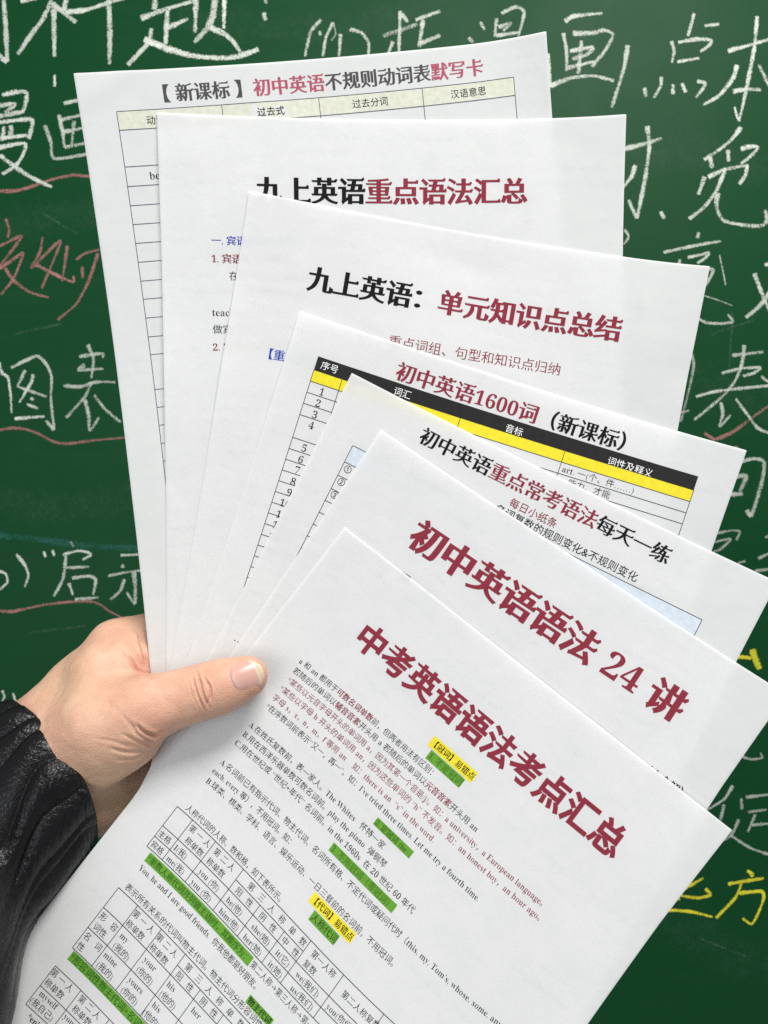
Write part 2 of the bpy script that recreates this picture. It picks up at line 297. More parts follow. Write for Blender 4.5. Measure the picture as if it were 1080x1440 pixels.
def paper_mat(i):
    m = mat('paper', (0.80, 0.805, 0.80), 0.75, 0.12); t = NT(m); oc = t.obj()
    off = t.n('ShaderNodeMapping'); t.l(oc, off.inputs[0]); off.inputs['Location'].default_value = (i * 1.7, i * 0.9, i * 2.3)
    vec = off.outputs[0]
    a = t.noise(vec, 60, 5, 0.62, 0.6)
    col = t.ramp(a, 0.30, (0.79, 0.795, 0.795), 0.66, (0.82, 0.823, 0.82))
    fib = t.noise(vec, 900, 3, 0.6)
    col = t.mix(t.math('MULTIPLY', fib, 0.03), col, (0.70, 0.70, 0.69))
    # print on the back of the leaf showing through faintly, in lines
    su = t.n('ShaderNodeAttribute', attribute_name='sheet_uv').outputs['Vector']
    sp = t.n('ShaderNodeSeparateXYZ'); t.l(su, sp.inputs[0])
    row = t.math('GREATER_THAN', t.math('SINE', t.math('MULTIPLY', sp.outputs[1], 6.283 / 0.0068)), 0.25)
    m1 = t.n('ShaderNodeMapping'); t.l(su, m1.inputs[0]); m1.inputs['Scale'].default_value = (330, 420, 1); m1.inputs['Location'].default_value = (i * 31, i * 17, 0)
    m2 = t.n('ShaderNodeMapping'); t.l(su, m2.inputs[0]); m2.inputs['Scale'].default_value = (26, 60, 1); m2.inputs['Location'].default_value = (i * 7, i * 5, 0)
    gh = t.math('MULTIPLY', t.ramp(t.noise(m1.outputs[0], 1.0, 2, 0.5), 0.42, (0, 0, 0), 0.62, (1, 1, 1)), t.ramp(t.noise(m2.outputs[0], 1.0, 3, 0.6), 0.45, (0, 0, 0), 0.62, (1, 1, 1)))
    gh = t.math('MULTIPLY', t.math('MULTIPLY', gh, row), 0.10)
    col = t.mix(gh, col, (0.52, 0.54, 0.56))
    t.l(col, t.b.inputs['Base Color'])
    h = t.math('ADD', t.math('MULTIPLY', t.noise(vec, 22, 4, 0.55), 1.0), t.math('MULTIPLY', t.noise(vec, 140, 3, 0.6), 0.04))
    bp = t.bump(h, 0.30, 0.0024); t.l(bp.outputs[0], t.b.inputs['Normal'])
    tr = t.n('ShaderNodeBsdfTranslucent'); t.l(col, tr.inputs[0])
    mx = t.n('ShaderNodeMixShader'); mx.inputs[0].default_value = 0.32
    t.l(t.b.outputs[0], mx.inputs[1]); t.l(tr.outputs[0], mx.inputs[2]); t.l(mx.outputs[0], t.out.inputs[0])
    return m
INK = {}
def ink(name, col, rough=0.55):
    m = mat('ink_' + name, col, rough, 0.06); t = NT(m); oc = t.obj()
    n = t.noise(oc, 500, 3, 0.6)
    b = tuple(min(1, c * 1.30 + 0.003) for c in col); a = tuple(c * 0.85 for c in col)
    t.l(t.mix(n, a, b), t.b.inputs['Base Color'])
    INK[name] = m; return m
ink('black', (0.007, 0.007, 0.008)); ink('maroon', (0.20, 0.024, 0.040)); ink('blue', (0.020, 0.045, 0.33))
ink('grey', (0.060, 0.056, 0.058)); ink('rose', (0.34, 0.070, 0.11)); ink('white', (0.80, 0.80, 0.79))
ink('yellow', (0.66, 0.56, 0.030)); ink('green', (0.10, 0.27, 0.028)); ink('beige', (0.53, 0.535, 0.45)); ink('pale_blue', (0.49, 0.545, 0.61))
ink('header_black', (0.020, 0.019, 0.020)); ink('rule', (0.03, 0.03, 0.035)); ink('rule_blue', (0.05, 0.055, 0.11)); ink('dark_green', (0.03, 0.10, 0.012))

LABELS = [
 ('rearmost printed sheet with grey and rose title and a pale beige table header', 0),
 ('sheet whose large black and maroon title runs level, second from the back of the fan', 0),
 ('sheet with black title, colon and maroon subtitle, third from the back of the fan', 0),
 ('sheet with a black table header over a bright yellow row', 0),
 ('sheet with a small maroon line under its title and pale blue table header', 0),
 ('sheet with very large maroon title ending in 24, just behind the front sheet', 0),
 ('frontmost sheet under the thumb, full of text with green and yellow highlights', 0)]
SHEETS = []
for k in range(7):
    edge = [0, 0.0003, 0.0006, 0.0010, 0.0015]
    us_ = np.r_[edge, np.linspace(0.003, PW - 0.003, 64), PW - np.array(edge[::-1])]; vs_ = np.r_[edge, np.linspace(0.003, PH - 0.003, 90), PH - np.array(edge[::-1])]
    nu, nv = len(us_) - 1, len(vs_) - 1
    U, Vv = np.meshgrid(us_, vs_)
    P = sheet_pt(k, U, Vv).reshape(-1, 3)
    idx = np.arange((nu + 1) * (nv + 1)).reshape(nv + 1, nu + 1)
    faces = [(idx[j, i], idx[j + 1, i], idx[j + 1, i + 1], idx[j, i + 1]) for j in range(nv) for i in range(nu)]
    ring = list(idx[0, :]) + list(idx[1:, nu]) + list(idx[nv, nu - 1::-1]) + list(idx[nv - 1:0:-1, 0])
    b0 = len(P); m_ = len(ring); V = np.vstack([P, P[ring], P[ring] - nrm * 0.00012])
    rim = [(b0 + i, b0 + (i + 1) % m_, b0 + m_ + (i + 1) % m_, b0 + m_ + i) for i in range(m_)]
    o = link('paper_sheet', V, faces + rim, paper_mat(k))
    sa = o.data.attributes.new('sheet_uv', 'FLOAT_VECTOR', 'POINT'); fl = np.zeros((len(V), 3), np.float32)
    fl[:b0, 0] = U.ravel(); fl[:b0, 1] = Vv.ravel(); fl[b0:, :] = -1; sa.data.foreach_set('vector', fl.ravel())
    o.data.polygons.foreach_set('use_smooth', [True] * len(faces) + [False] * len(rim))
    tag(o, LABELS[k][0], 'paper sheet', 'printed sheets fanned out in the hand')
    SHEETS.append(o)

# ---------------------------------------------------------------- printing
_fc = {}
def raw_mesh(s):
    c = bpy.data.curves.new('t', 'FONT'); c.body = s; c.size = 1; c.resolution_u = 5
    o = bpy.data.objects.new('t', c)
    me = bpy.data.meshes.new_from_object(o)
    v = np.array([x.co[:2] for x in me.vertices]).reshape(-1, 2); f = [tuple(p.vertices) for p in me.polygons]
    bpy.data.meshes.remove(me); bpy.data.objects.remove(o); bpy.data.curves.remove(c)
    return v, f
def is_cjk(ch): return ord(ch) > 0x2E80 or ch in '①②③→'
def serif(ch):                                # Latin letters and digits in a bold roman face
    if 'A' <= ch <= 'Z': return chr(0x1D400 + ord(ch) - 65)
    if 'a' <= ch <= 'z': return chr(0x1D41A + ord(ch) - 97)
    if '0' <= ch <= '9': return chr(0x1D7CE + ord(ch) - 48)
    return ch
def glyph(ch, sans):
    key = (ch, sans)
    if key in _fc: return _fc[key]
    if ch == ' ': _fc[key] = (np.zeros((0, 2)), [], 0.28); return _fc[key]
    g = ch if (sans or is_cjk(ch)) else serif(ch)
    v, f = raw_mesh(g); v2, _ = raw_mesh(g + g)
    adv = float(v2[:, 0].max() - v[:, 0].max()) if len(v) else 0.3
    _fc[key] = (v, f, adv); return _fc[key]
STY = {'song': (0.001, -0.011), 'songbold': (0.022, -0.002), 'title': (0.046, 0.004), 'fat': (0.050, 0.008), 'hei': (0.036, 0.031), 'thin': (-0.003, -0.003), 'sans': (0.004, 0.004), 'midsong': (0.033, -0.004)}
_sc = {}
def styled(ch, sty):
    key = (ch, sty)
    if key in _sc: return _sc[key]
    sans = sty in ('hei', 'thin', 'sans')
    v, f, adv = glyph(ch, sans)
    if len(v) == 0: _sc[key] = (v, f, adv); return _sc[key]
    dx, dy = STY[sty]
    if not is_cjk(ch) and not sans:            # the roman face is bold already: slim it for body text
        dx, dy = {'song': (-0.016, -0.004), 'songbold': (-0.004, 0)}.get(sty, (0.0, 0.0))
    v = v.copy(); f = list(f)
    ed = {}
    for p in f:
        a2 = v[list(p)]; ar = sum(a2[i][0] * a2[(i + 1) % len(p)][1] - a2[(i + 1) % len(p)][0] * a2[i][1] for i in range(len(p)))
        pp = p if ar > 0 else p[::-1]
        for i in range(len(pp)): ed[(pp[i], pp[(i + 1) % len(pp)])] = 1
    be = [(a, b) for a, b in ed if (b, a) not in ed]
    nx = {a: b for a, b in be}; pv = {b: a for a, b in be}
    disp = np.zeros_like(v); extra = []
    for a in nx:
        if a not in pv: continue
        d1 = v[a] - v[pv[a]]; d2 = v[nx[a]] - v[a]
        l1 = np.linalg.norm(d1); l2 = np.linalg.norm(d2)
        if l1 < 1e-7 or l2 < 1e-7: continue
        d1 /= l1; d2 /= l2
        n1 = np.array([d1[1], -d1[0]]); n2 = np.array([d2[1], -d2[0]])
        o1 = dx * n1[0] ** 2 + dy * n1[1] ** 2; o2 = dx * n2[0] ** 2 + dy * n2[1] ** 2
        cr = n1[0] * n2[1] - n1[1] * n2[0]
        if abs(cr) < 0.25:
            m = n1 + n2; mm = m @ m
            dd = m * ((o1 + o2) / max(mm, 1e-6)) if mm > 1e-3 else n1 * o1
        else: dd = np.linalg.solve(np.array([n1, n2]), np.array([o1, o2]))
        L = np.linalg.norm(dd)
        if L > 0.06: dd *= 0.06 / L
        disp[a] = dd
    v0 = v; v = v + disp
    if sty in ('title', 'fat', 'midsong', 'songbold', 'song') and is_cjk(ch) and ord(ch) > 0x4E00 and ord(ch) < 0xA000:
        k_ = 0.9 if sty != 'song' else 0.7
        for a, b in be:                       # the little triangle at the right end of a horizontal stroke
            d = v0[b] - v0[a]; L = np.linalg.norm(d)
            if not (0.045 < L < 0.11) or d[1] / L < 0.93: continue
            if a not in pv or b not in nx: continue
            e1_ = v0[a] - v0[pv[a]]; e2_ = v0[nx[b]] - v0[b]
            L1 = np.linalg.norm(e1_); L2 = np.linalg.norm(e2_)
            if L1 < 0.10 or L2 < 0.10 or e1_[0] / L1 < 0.95 or e2_[0] / L2 > -0.95: continue
            T = v[b]; i0 = len(v) + len(extra)
            extra += [T + [0.012, 0], T + [-0.034 * k_ * 1.2, 0.072 * k_], T + [-0.135 * k_, 0.0]]
            f.append((i0, i0 + 1, i0 + 2))
    if extra: v = np.vstack([v, extra])
    _sc[key] = (v, f, adv); return _sc[key]

class Print:                                   # collects everything printed on one part of a sheet
    def __init__(s, k): s.k = k; s.V = []; s.L = []; s.F = []; s.M = []; s.mats = []
    def mi(s, c):
        if c not in s.mats: s.mats.append(c)
        return s.mats.index(c)
    def add(s, uv, faces, col, lift):
        b = sum(len(x) for x in s.V); s.V.append(np.asarray(uv)); s.L.append(np.full(len(uv), lift))
        m = s.mi(col)
        for f in faces: s.F.append(tuple(i + b for i in f)); s.M.append(m)
    def runs(s, segs, u0, v0, em, lift=0.00009, sx=1.0):
        x = 0
        for text, col, sty in segs:
            for ch in text:
                v, f, adv = styled(ch, sty)
                if len(v): s.add(np.c_[u0 + (x + v[:, 0]) * em * sx, v0 - (v[:, 1] - 0.36) * em], f, col, lift)
                x += adv
        return x * em
    @staticmethod
    def width(segs): return sum(styled(ch, sty)[2] for text, _, sty in segs for ch in text)
    def line(s, segs, P0, P1, lift=0.00009):   # from the pixel where the line starts to the pixel where it ends
        a = uv_of(s.k, *P0); b = uv_of(s.k, *P1)
        em = (b[0] - a[0]) / s.width(segs)
        s.runs(segs, a[0], (a[1] + b[1]) / 2, em, lift); return em
    def body(s, segs, P0, P1, v, em=0.00352):  # a line of the running text: set solid at one size, stretched to end where it ends
        a = uv_of(s.k, *P0); b = uv_of(s.k, *P1)
        s.runs(segs, a[0], v, em, sx=(b[0] - a[0]) / (s.width(segs) * em))
    def ctext(s, text, col, sty, P, em):
        a = uv_of(s.k, *P); segs = [(text, col, sty)]
        s.runs(segs, a[0] - s.width(segs) * em / 2, a[1], em)
    def start(s, segs, P, em):
        a = uv_of(s.k, *P); s.runs(segs, a[0], a[1], em)
    def rect(s, u0, v0, u1, v1, col, lift=0.00005, n=None):
        nu = max(1, int(abs(u1 - u0) / 0.004)); nv = max(1, int(abs(v1 - v0) / 0.004))
        U, W_ = np.meshgrid(np.linspace(u0, u1, nu + 1), np.linspace(v0, v1, nv + 1))
        idx = np.arange(U.size).reshape(U.shape)
        s.add(np.c_[U.ravel(), W_.ravel()], [(idx[j, i], idx[j + 1, i], idx[j + 1, i + 1], idx[j, i + 1]) for j in range(nv) for i in range(nu)], col, lift)
    def hl(s, u0, u1, v, col='rule', t=0.00030): s.rect(u0, v - t / 2, u1, v + t / 2, col, 0.000105)
    def vl(s, u, v0, v1, col='rule', t=0.00030): s.rect(u - t / 2, v0, u + t / 2, v1, col, 0.000085)
    def build(s, name, label=None):
        if not s.V: return
        uv = np.vstack(s.V); L = np.concatenate(s.L)
        o = link(name, sheet_pt(s.k, uv[:, 0], uv[:, 1], L), s.F, [INK[c] for c in s.mats], SHEETS[s.k], False, s.M)
        if label: o['label'] = label
        return o

# --- sheet 1 (rearmost)
k = 0
p = Print(k); p.line([('【', 'grey', 'midsong'), (' 新课标 ', 'grey', 'midsong'), ('】', 'grey', 'midsong'), ('初中英语', 'rose', 'midsong'), ('不规则动词表', 'grey', 'midsong'), ('默写卡', 'rose', 'midsong')], (213, 131), (680, 96))
p.build('printed_title')
p = Print(k)
a = uv_of(k, 164, 157); b = uv_of(k, 722.5, 111); hb = uv_of(k, 167.6, 183.3)[1]
p.rect(a[0], a[1], b[0], hb, 'beige')
cols = [a[0], uv_of(k, 311.6, 147)[0], uv_of(k, 448, 137)[0], uv_of(k, 593.6, 124)[0], b[0]]
rows = [a[1], hb] + [uv_of(k, x, y)[1] for x, y in ((174.5, 235), (178, 262.5), (181, 289.5), (184.5, 316), (188, 342.5), (192, 369), (195.5, 395.5), (199, 421), (202.5, 447.5), (205.5, 474), (209, 499), (215.5, 548), (219, 573), (222.5, 598), (226, 623.5), (229, 648.5))]
while rows[-1] < 0.27: rows.append(rows[-1] + 0.0079)
for r in rows: p.hl(cols[0], cols[-1], r, 'rule_blue', 0.00028)
for c_ in cols: p.vl(c_, rows[0], rows[-1], 'rule_blue', 0.00028)
for s_, P_ in (('动词原形', (232, 168)), ('过去式', (381, 156.5)), ('过去分词', (520.6, 144.5)), ('汉语意思', (658.7, 130.5))): p.ctext(s_, 'black', 'sans', P_, 0.0041)
p.start([('be(am,is,are)', 'black', 'song')], (210, 247), 0.0047)
p.build('printed_table')

# --- sheet 2
k = 1
p = Print(k); p.line([('九上英语', 'black', 'title'), ('重点语法汇总', 'maroon', 'title')], (360, 266.5), (742, 270)); p.build('printed_title')
p = Print(k)
p.start([('一. 宾语从句的用法', 'blue', 'songbold')], (297, 338), 0.0045)
p.start([('1. ', 'maroon', 'songbold'), ('宾语从句的概念', 'maroon', 'songbold')], (297, 363.5), 0.0045)
p.start([('在主从复合句中', 'black', 'song')], (322, 388), 0.0045)
p.start([('，充当宾语的句子', 'black', 'song')], (330, 412), 0.0045)
p.start([('teacher said that', 'black', 'song')], (298, 439), 0.0046)
p.start([('做宾语的从句', 'black', 'song')], (299, 463), 0.0045)
p.start([('2. ', 'maroon', 'songbold'), ('宾语从句的引导词', 'maroon', 'songbold')], (299, 488), 0.0045)
p.build('printed_text')

# --- sheet 3
k = 2
p = Print(k); p.line([('九上英语：', 'black', 'title'), ('单元知识点总结', 'maroon', 'title')], (433, 389), (874, 467)); p.build('printed_title')
p = Print(k)
p.line([('一、重点词组、句型和知识点归纳', 'maroon', 'song')], (509, 472), (789, 521)); p.build('printed_subtitle'); p = Print(k)
p.start([('【重点短语】', 'blue', 'songbold')], (368, 495.5), 0.0054)
p.build('printed_text')

# --- sheet 4
k = 3
p = Print(k); p.line([('初中英语1600词', 'maroon', 'midsong'), ('（', 'black', 'midsong'), ('新课标', 'black', 'midsong'), ('）', 'black', 'midsong')], (558, 519), (898, 630)); p.build('printed_title')
p = Print(k)
a = uv_of(k, 447.5, 501); b = uv_of(k, 980, 676); y1 = uv_of(k, 441.5, 520)[1]; y2 = uv_of(k, 437, 536)[1]
u0, u1 = a[0], b[0]
p.rect(u0, a[1], u1, y1, 'header_black'); p.rect(u0, y1, u1, y2, 'yellow', 0.00004)
cols = [u0, uv_of(k, 481, 534)[0], uv_of(k, 645, 595)[0], uv_of(k, 792, 642)[0], u1]
rows = [y1, y2] + [uv_of(k, x, y)[1] for x, y in ((431.5, 551.5), (427, 567), (421.8, 583), (412, 615), (407, 630.7))]
while rows[-1] < 0.25: rows.append(rows[-1] + 0.0052)
for r in rows: p.hl(u0, u1, r)
for c_ in cols: p.vl(c_, y1, rows[-1])
for s_, P_ in (('序号', (463.7, 517)), ('词汇', (566, 553)), ('音标', (723, 605)), ('词性及释义', (886, 657))): p.ctext(s_, 'white', 'thin', P_, 0.0042)
for i, P_ in enumerate(((452.7, 551), (447.6, 567), (443, 583), (438, 598), (428, 630), (423, 646), (418, 661), (412.5, 677), (407, 692.5), (401, 708), (396, 724), (391, 739), (386, 755))):
    p.ctext(str(i + 1), 'black', 'song', P_, 0.0048)
p.runs([('art. 一(个、件……)', 'black', 'song')], cols[3] + 0.0012, (rows[1] + rows[2]) / 2, 0.0040)
p.runs([('n. 能力、才能', 'black', 'song')], cols[3] + 0.0012, (rows[2] + rows[3]) / 2, 0.0040)
p.build('printed_table')

# --- sheet 5
k = 4
p = Print(k); p.line([('初中英语', 'black', 'midsong'), ('重点常考语法', 'maroon', 'midsong'), ('每天一练', 'black', 'midsong')], (591, 612), (943, 783)); p.build('printed_title')
p = Print(k)
p.line([('每日小纸条', 'maroon', 'sans')], (717, 705), (783, 738)); p.build('printed_subtitle'); p = Print(k)
p.line([('名词复数的规则变化&不规则变化', 'black', 'sans')], (697, 712), (896, 815))
p.build('printed_text'); p = Print(k)
p.start([('…', 'black', 'songbold')], (330, 895), 0.005)
p.build('printed_mark'); p = Print(k)
for i, P_ in enumerate(((489, 660), (480, 678), (470.5, 696))): p.ctext('①②③'[i], 'black', 'sans', P_, 0.0042)
a = uv_of(k, 496, 626.5); b = uv_of(k, 986, 874); y1 = uv_of(k, 487.5, 644)[1]
p.rect(a[0], a[1], b[0], y1 + 0.002, 'pale_blue')
rows = [a[1], y1 + 0.002] + [uv_of(k, x, y)[1] for x, y in ((477, 669), (468, 688))]
while rows[-1] < 0.25: rows.append(rows[-1] + 0.0061)
for r in rows: p.hl(a[0], b[0], r)
p.vl(a[0], a[1], rows[-1]); p.vl(b[0], a[1], rows[-1]); p.vl(a[0] + 0.035, a[1], rows[-1])
p.build('printed_table')

# --- sheet 6
k = 5
p = Print(k); em6 = p.line([('初中英语语法 24 讲', 'maroon', 'fat')], (578, 751), (963, 996)); p.build('printed_title')
p = Print(k)
p.start([('（含全解）', 'black', 'songbold')], (902, 1075.5), 0.0046); p.build('printed_note'); p = Print(k)
p.start([('一、 词、', 'black', 'songbold')], (533, 789), 0.0050)
p.build('printed_note')

# --- sheet 7 (front)
k = 6
p = Print(k); p.line([('中考英语语法考点汇总', 'maroon', 'hei')], (506, 887), (873, 1194)); p.build('printed_title')
def mark(quad, col, segs, vv=None):
    c4 = np.array([uv_of(6, *q) for q in quad]); uA = (c4[0, 0] + c4[3, 0]) / 2; uB = (c4[1, 0] + c4[2, 0]) / 2; vA = (c4[0, 1] + c4[1, 1]) / 2; vB = (c4[2, 1] + c4[3, 1]) / 2
    if vv: vA, vB = vv
    m = Print(6); m.rect(uA, vA, uB, vB, col)
    wd = m.width(segs); em = min((uB - uA) * 0.98 / wd, (vB - vA) * 0.92)
    m.runs(segs, uA + 0.0004, (vA + vB) / 2, em)
    m.build('highlighter_mark', ('yellow' if col == 'yellow' else 'green') + ' highlighted heading')
    return (uA, vA, uB, vB)
mark([(610, 1035), (672.7, 1086), (663.7, 1100), (600.5, 1049.4)], 'yellow', [('【冠词】易错点', 'black', 'songbold')])
mark([(604.6, 1054.7), (654.7, 1094), (646.6, 1107.7), (598.5, 1067.8)], 'green', [('1. 不定冠词', 'dark_green', 'song')])
mark([(530, 1150), (583, 1196), (576, 1206.5), (524, 1160)], 'green', [('2. 定冠词 the', 'dark_green', 'songbold')])
mark([(467.5, 1186), (560, 1270), (553, 1282), (460.5, 1198.6)], 'green', [('3  不用冠词（零冠词）', 'dark_green', 'song')])
mark([(439.7, 1256), (502, 1309), (495, 1325.7), (432, 1271)], 'yellow', [('【代词】易错点', 'black', 'songbold')])
mark([(442, 1281), (479, 1315), (469, 1329), (432.8, 1293)], 'green', [('人称代词', 'black', 'song')])
mark([(211.5, 1197), (355, 1348), (347.8, 1361), (205, 1209)], 'green', [('*单数人称代词并列做主语时，其顺序为：', 'dark_green', 'songbold')], (0.1654, 0.1696))
mark([(350.7, 1399), (386.7, 1433), (378, 1444), (345, 1410)], 'green', [('物主代词', 'black', 'songbold')])
mark([(104.4, 1336), (300, 1540), (290, 1552), (96, 1347)], 'green', [('*形容词性物主代词+名词=名词性物主代词', 'dark_green', 'songbold')], (0.2138, 0.2179))
p = Print(k); B, M = 'black', 'maroon'
p.body([('a 和 an 都用于', B, 'song'), ('可数名词单数', M, 'songbold'), ('前，但两者用法有区别：', B, 'song')], (421, 929), (613, 1093), 0.0610)
p.body([('若随后的单词以', B, 'song'), ('辅音音素', M, 'songbold'), ('开头用 a 若随后的单词以', B, 'song'), ('元音音素', M, 'songbold'), ('开头用 an', B, 'song')], (413, 941), (672, 1167), 0.0660)
p.body([('*某些以元音字母开头的单词用 a，因为其第一个音是/j/。如：a university，a European language。', M, 'song')], (405, 955), (769, 1277), 0.0710)
p.body([('*某些以字母 h 开头的单词用 an，因为这些单词的 “h” 不发音。如：an honest boy，an hour ago。', M, 'song')], (394, 967), (764, 1299), 0.0760)
p.body([('字母 s，x，n，m，f 等用 an    如：there is an  “s” in the word.', M, 'song')], (384, 979), (610, 1183), 0.0810)
p.body([('*在序数词前表示“又一，再一”。如：I’ve tried three times. Let me try a fourth time.', B, 'song')], (375, 992), (674, 1265), 0.0860)
p.body([('A.在姓氏复数前，表一家人。The Whites   怀特一家', B, 'song')], (351, 1018), (543, 1188), 0.0970)
p.body([('B.用在西洋乐器单数可数名词前。play the piano  弹钢琴', B, 'song')], (342, 1031), (545, 1214), 0.1020)
p.body([('C.用在世纪或 “世纪+年代” 名词前。in the 1960s  在 20 世纪 60 年代', B, 'song')], (331, 1043), (585, 1278), 0.1070)
p.body([('A.名词前已有指示代词、物主代词、名词所有格、不定代词或疑问代时（this, my, Tom’s, whose, some, any, no,', B, 'song')], (311, 1070), (723, 1456), 0.1174)
p.body([('each, every 等），不用冠词。如：', B, 'song')], (300, 1082), (414, 1188), 0.1224)
p.body([('B.球类、棋类、学科、语言、娱乐运动、一日三餐前的名词前，不用冠词。', B, 'song')], (291, 1096), (560, 1360), 0.1274)
p.body([('人称代词的人称、数和格，如下表所示。', B, 'song')], (261, 1136), (397, 1275), 0.1415)
p.body([('You, he and I are good friends.  你我他都是好朋友。', B, 'song')], (198, 1217), (362, 1398), 0.1724)
p.body([('第二人称→第三人称→第一人称', B, 'song')], (352, 1356), (452, 1464), 0.1675)
e_t = 0.00345
p.runs([('表示所有关系的代词叫物主代词。物主代词分形容词性物主代词和名词性物主代词。', B, 'song')], 0.0212, 0.1816, e_t)
p.start([('*enjoy oneself 玩得开心', B, 'songbold')], (40, 1428), e_t)
p.build('printed_text')

def table(tl, left, colpts, extra=()):
    pr = Print(6); a = uv_of(6, *tl); vs = [a[1]] + [uv_of(6, *q)[1] for q in left]; us = [a[0]] + [uv_of(6, *q)[0] for q in colpts]
    return pr, us, vs
# personal pronouns
pr, us, vs = table((249.6, 1134), [(229, 1161), (218, 1176), (206, 1189)], [(269, 1155.6), (299.6, 1188), (337.8, 1228.5), (432.8, 1329), (481, 1374), (537, 1430)])
split = 0.1493; s1 = uv_of(6, 362.6, 1277)[0]; s2 = uv_of(6, 396, 1315)[0]
us.append(us[-1] + 0.024)
for v_ in vs: pr.hl(us[0], us[-1], v_)
for u_ in us: pr.vl(u_, vs[0], vs[-1])
pr.hl(us[3], us[4], split); pr.vl(s1, split, vs[-1]); pr.vl(s2, split, vs[-1])
pr.build('printed_table')
pr = Print(6)
def cells(pr, lst, em):
    for s_, x, y, v in lst:                     # centred on a column, set on its row
        segs = [(s_, 'black', 'song')]; pr.runs(segs, uv_of(6, x, y)[0] - pr.width(segs) * em / 2, v / 1000, em)
cells(pr, [('第 一 人', 284, 1172, 146.9), ('称单数', 273, 1191, 151.7), ('主格', 232, 1177, 157), ('宾格', 222, 1191, 162.2), ('I(我)', 254, 1198, 157), ('me(我)', 247, 1216.5, 162.2), ('第 二 人', 314.5, 1210, 146.9), ('称单数', 300.5, 1224, 151.7),
    ('you (你)', 293, 1239, 157), ('you (你)', 281, 1255, 162.2), ('第   三   人   称   单   数', 386, 1290, 146.8), ('阳   性', 341, 1265, 151.8), ('he(他)', 327, 1278, 157), ('him(他)', 319, 1297, 162.2), ('阴   性', 373, 1302, 151.8), ('she(她)', 361.5, 1321, 157), ('her(她)', 351, 1334, 162.2),
    ('中   性', 406, 1335, 151.8), ('it(它)', 392, 1355, 157), ('it(她)', 382, 1370, 162.2), ('第一人称', 456, 1354, 146.9), ('复数', 433, 1364, 151.7), ('we(我们)', 430.5, 1387, 157), ('us(我们)', 421, 1408, 162.2), ('第二人称复数', 510, 1416, 149.3), ('you(你们)', 478, 1431, 157)], e_t)
pr.build('printed_text')
# possessives
pr, us, vs = table((167, 1248), [(146, 1276), (123.7, 1303.7), (101.5, 1332)], [(194, 1273), (226.7, 1307), (260, 1342.6)])
split = 0.1894; s1 = uv_of(6, 281, 1392.6)[0]; d = s1 - us[3]
us += [us[3] + 3 * d, us[3] + 3 * d + 0.026]
for v_ in vs: pr.hl(us[0], us[-1], v_)
for u_ in us: pr.vl(u_, vs[0], vs[-1])
pr.hl(us[3], us[4], split); pr.vl(s1, split, vs[-1]); pr.vl(s1 + d, split, vs[-1])
pr.build('printed_table')
pr = Print(6)
cells(pr, [('形   容', 155, 1294, 196.7), ('词性', 143, 1305, 201.3), ('名   词', 132.5, 1322, 206.3), ('性', 114.5, 1330, 210.9), ('第 一 人', 205, 1292, 187.1), ('称单数', 191.5, 1306, 191.7), ('my', 177, 1316, 196.7), ('(我的)', 173, 1335, 201.3), ('mine', 158, 1346, 206.3), ('(我的)', 150.5, 1361, 210.9),
    ('第 二 人', 238, 1325, 187.1), ('称单数', 224, 1341, 191.7), ('your', 213, 1353, 196.7), ('(你的)', 205, 1370, 201.3), ('yours', 193, 1383.5, 206.3), ('(你的)', 184, 1398, 210.9), ('第   三   人   称   单   数', 303, 1398, 187), ('阳   性', 260, 1380, 191.8), ('his', 242, 1386, 196.7), ('(他的)', 236, 1406, 201.3), ('his', 222, 1414, 206.3), ('(他的)', 214, 1430, 210.9),
    ('阴   性', 294, 1416, 191.8), ('her', 275, 1426, 196.7)], e_t)
pr.build('printed_text')
# reflexives
pr, us, vs = table((78, 1358), [(57, 1386), (35.6, 1411)], [(115, 1391)])
us += [us[1] + 0.017, us[1] + 0.034, us[1] + 0.051]
for v_ in vs: pr.hl(us[0], us[-1], v_, 'grey', 0.0003)
for u_ in us: pr.vl(u_, vs[0], vs[-1], 'grey', 0.0003)
pr.build('printed_table')
pr = Print(6)
cells(pr, [('第 一 人', 90, 1375, 225), ('称单数', 77, 1390, 229.4), ('myself', 69, 1405, 233.8), ('(我自己)', 58, 1420, 238.1), ('第 二 人', 130, 1411, 225), ('称单数', 116, 1427, 229.4), ('yourself', 104, 1443, 233.8)], e_t)
pr.build('printed_text')

# ================================================================= THE PERSON: a left hand and forearm in a black sleeve
YP = float(sheet_pt(6, *uv_of(6, 300, 975))[1])
def hp(px, py, d, r):
    Y = YP + d / 1000; return at(px, py, Y), r / F * Y
def chain(*pts): return [(hp(*a), hp(*b)) for a, b in zip(pts[:-1], pts[1:])]
BODY = (chain((-150, 1165, -36, 58), (-40, 1100, 2, 62), (62, 1040, 6, 63)) + chain((-130, 1230, -30, 56), (-20, 1180, 8, 54), (80, 1122, 14, 54))
        + chain((66, 1046, 8, 54), (120, 975, 13, 48), (166, 914, 17, 40))
        + chain((70, 1085, 16, 50), (152, 962, 28, 40)) + chain((75, 1120, 17, 50), (150, 1025, 32, 38))
        + chain((58, 1132, 14, 54), (132, 1112, 12, 52), (185, 1086, 22, 42)))
INDEX = chain((166, 912, 17, 40), (240, 884, 24, 30), (330, 884, 19, 26), (402, 905, 13, 22))
MIDDLE = chain((152, 962, 28, 38), (250, 945, 34, 29), (345, 952, 27, 26), (415, 985, 14, 22))
RING = chain((150, 1022, 32, 36), (240, 1010, 36, 28), (335, 1022, 27, 25), (392, 1052, 13, 21))
LITTLE = chain((185, 1082, 32, 34), (255, 1080, 34, 24), (320, 1096, 25, 21), (366, 1118, 13, 18))
WEB = chain((140, 948, 0, 38), (190, 932, 5, 25), (207, 942, 8, 14))
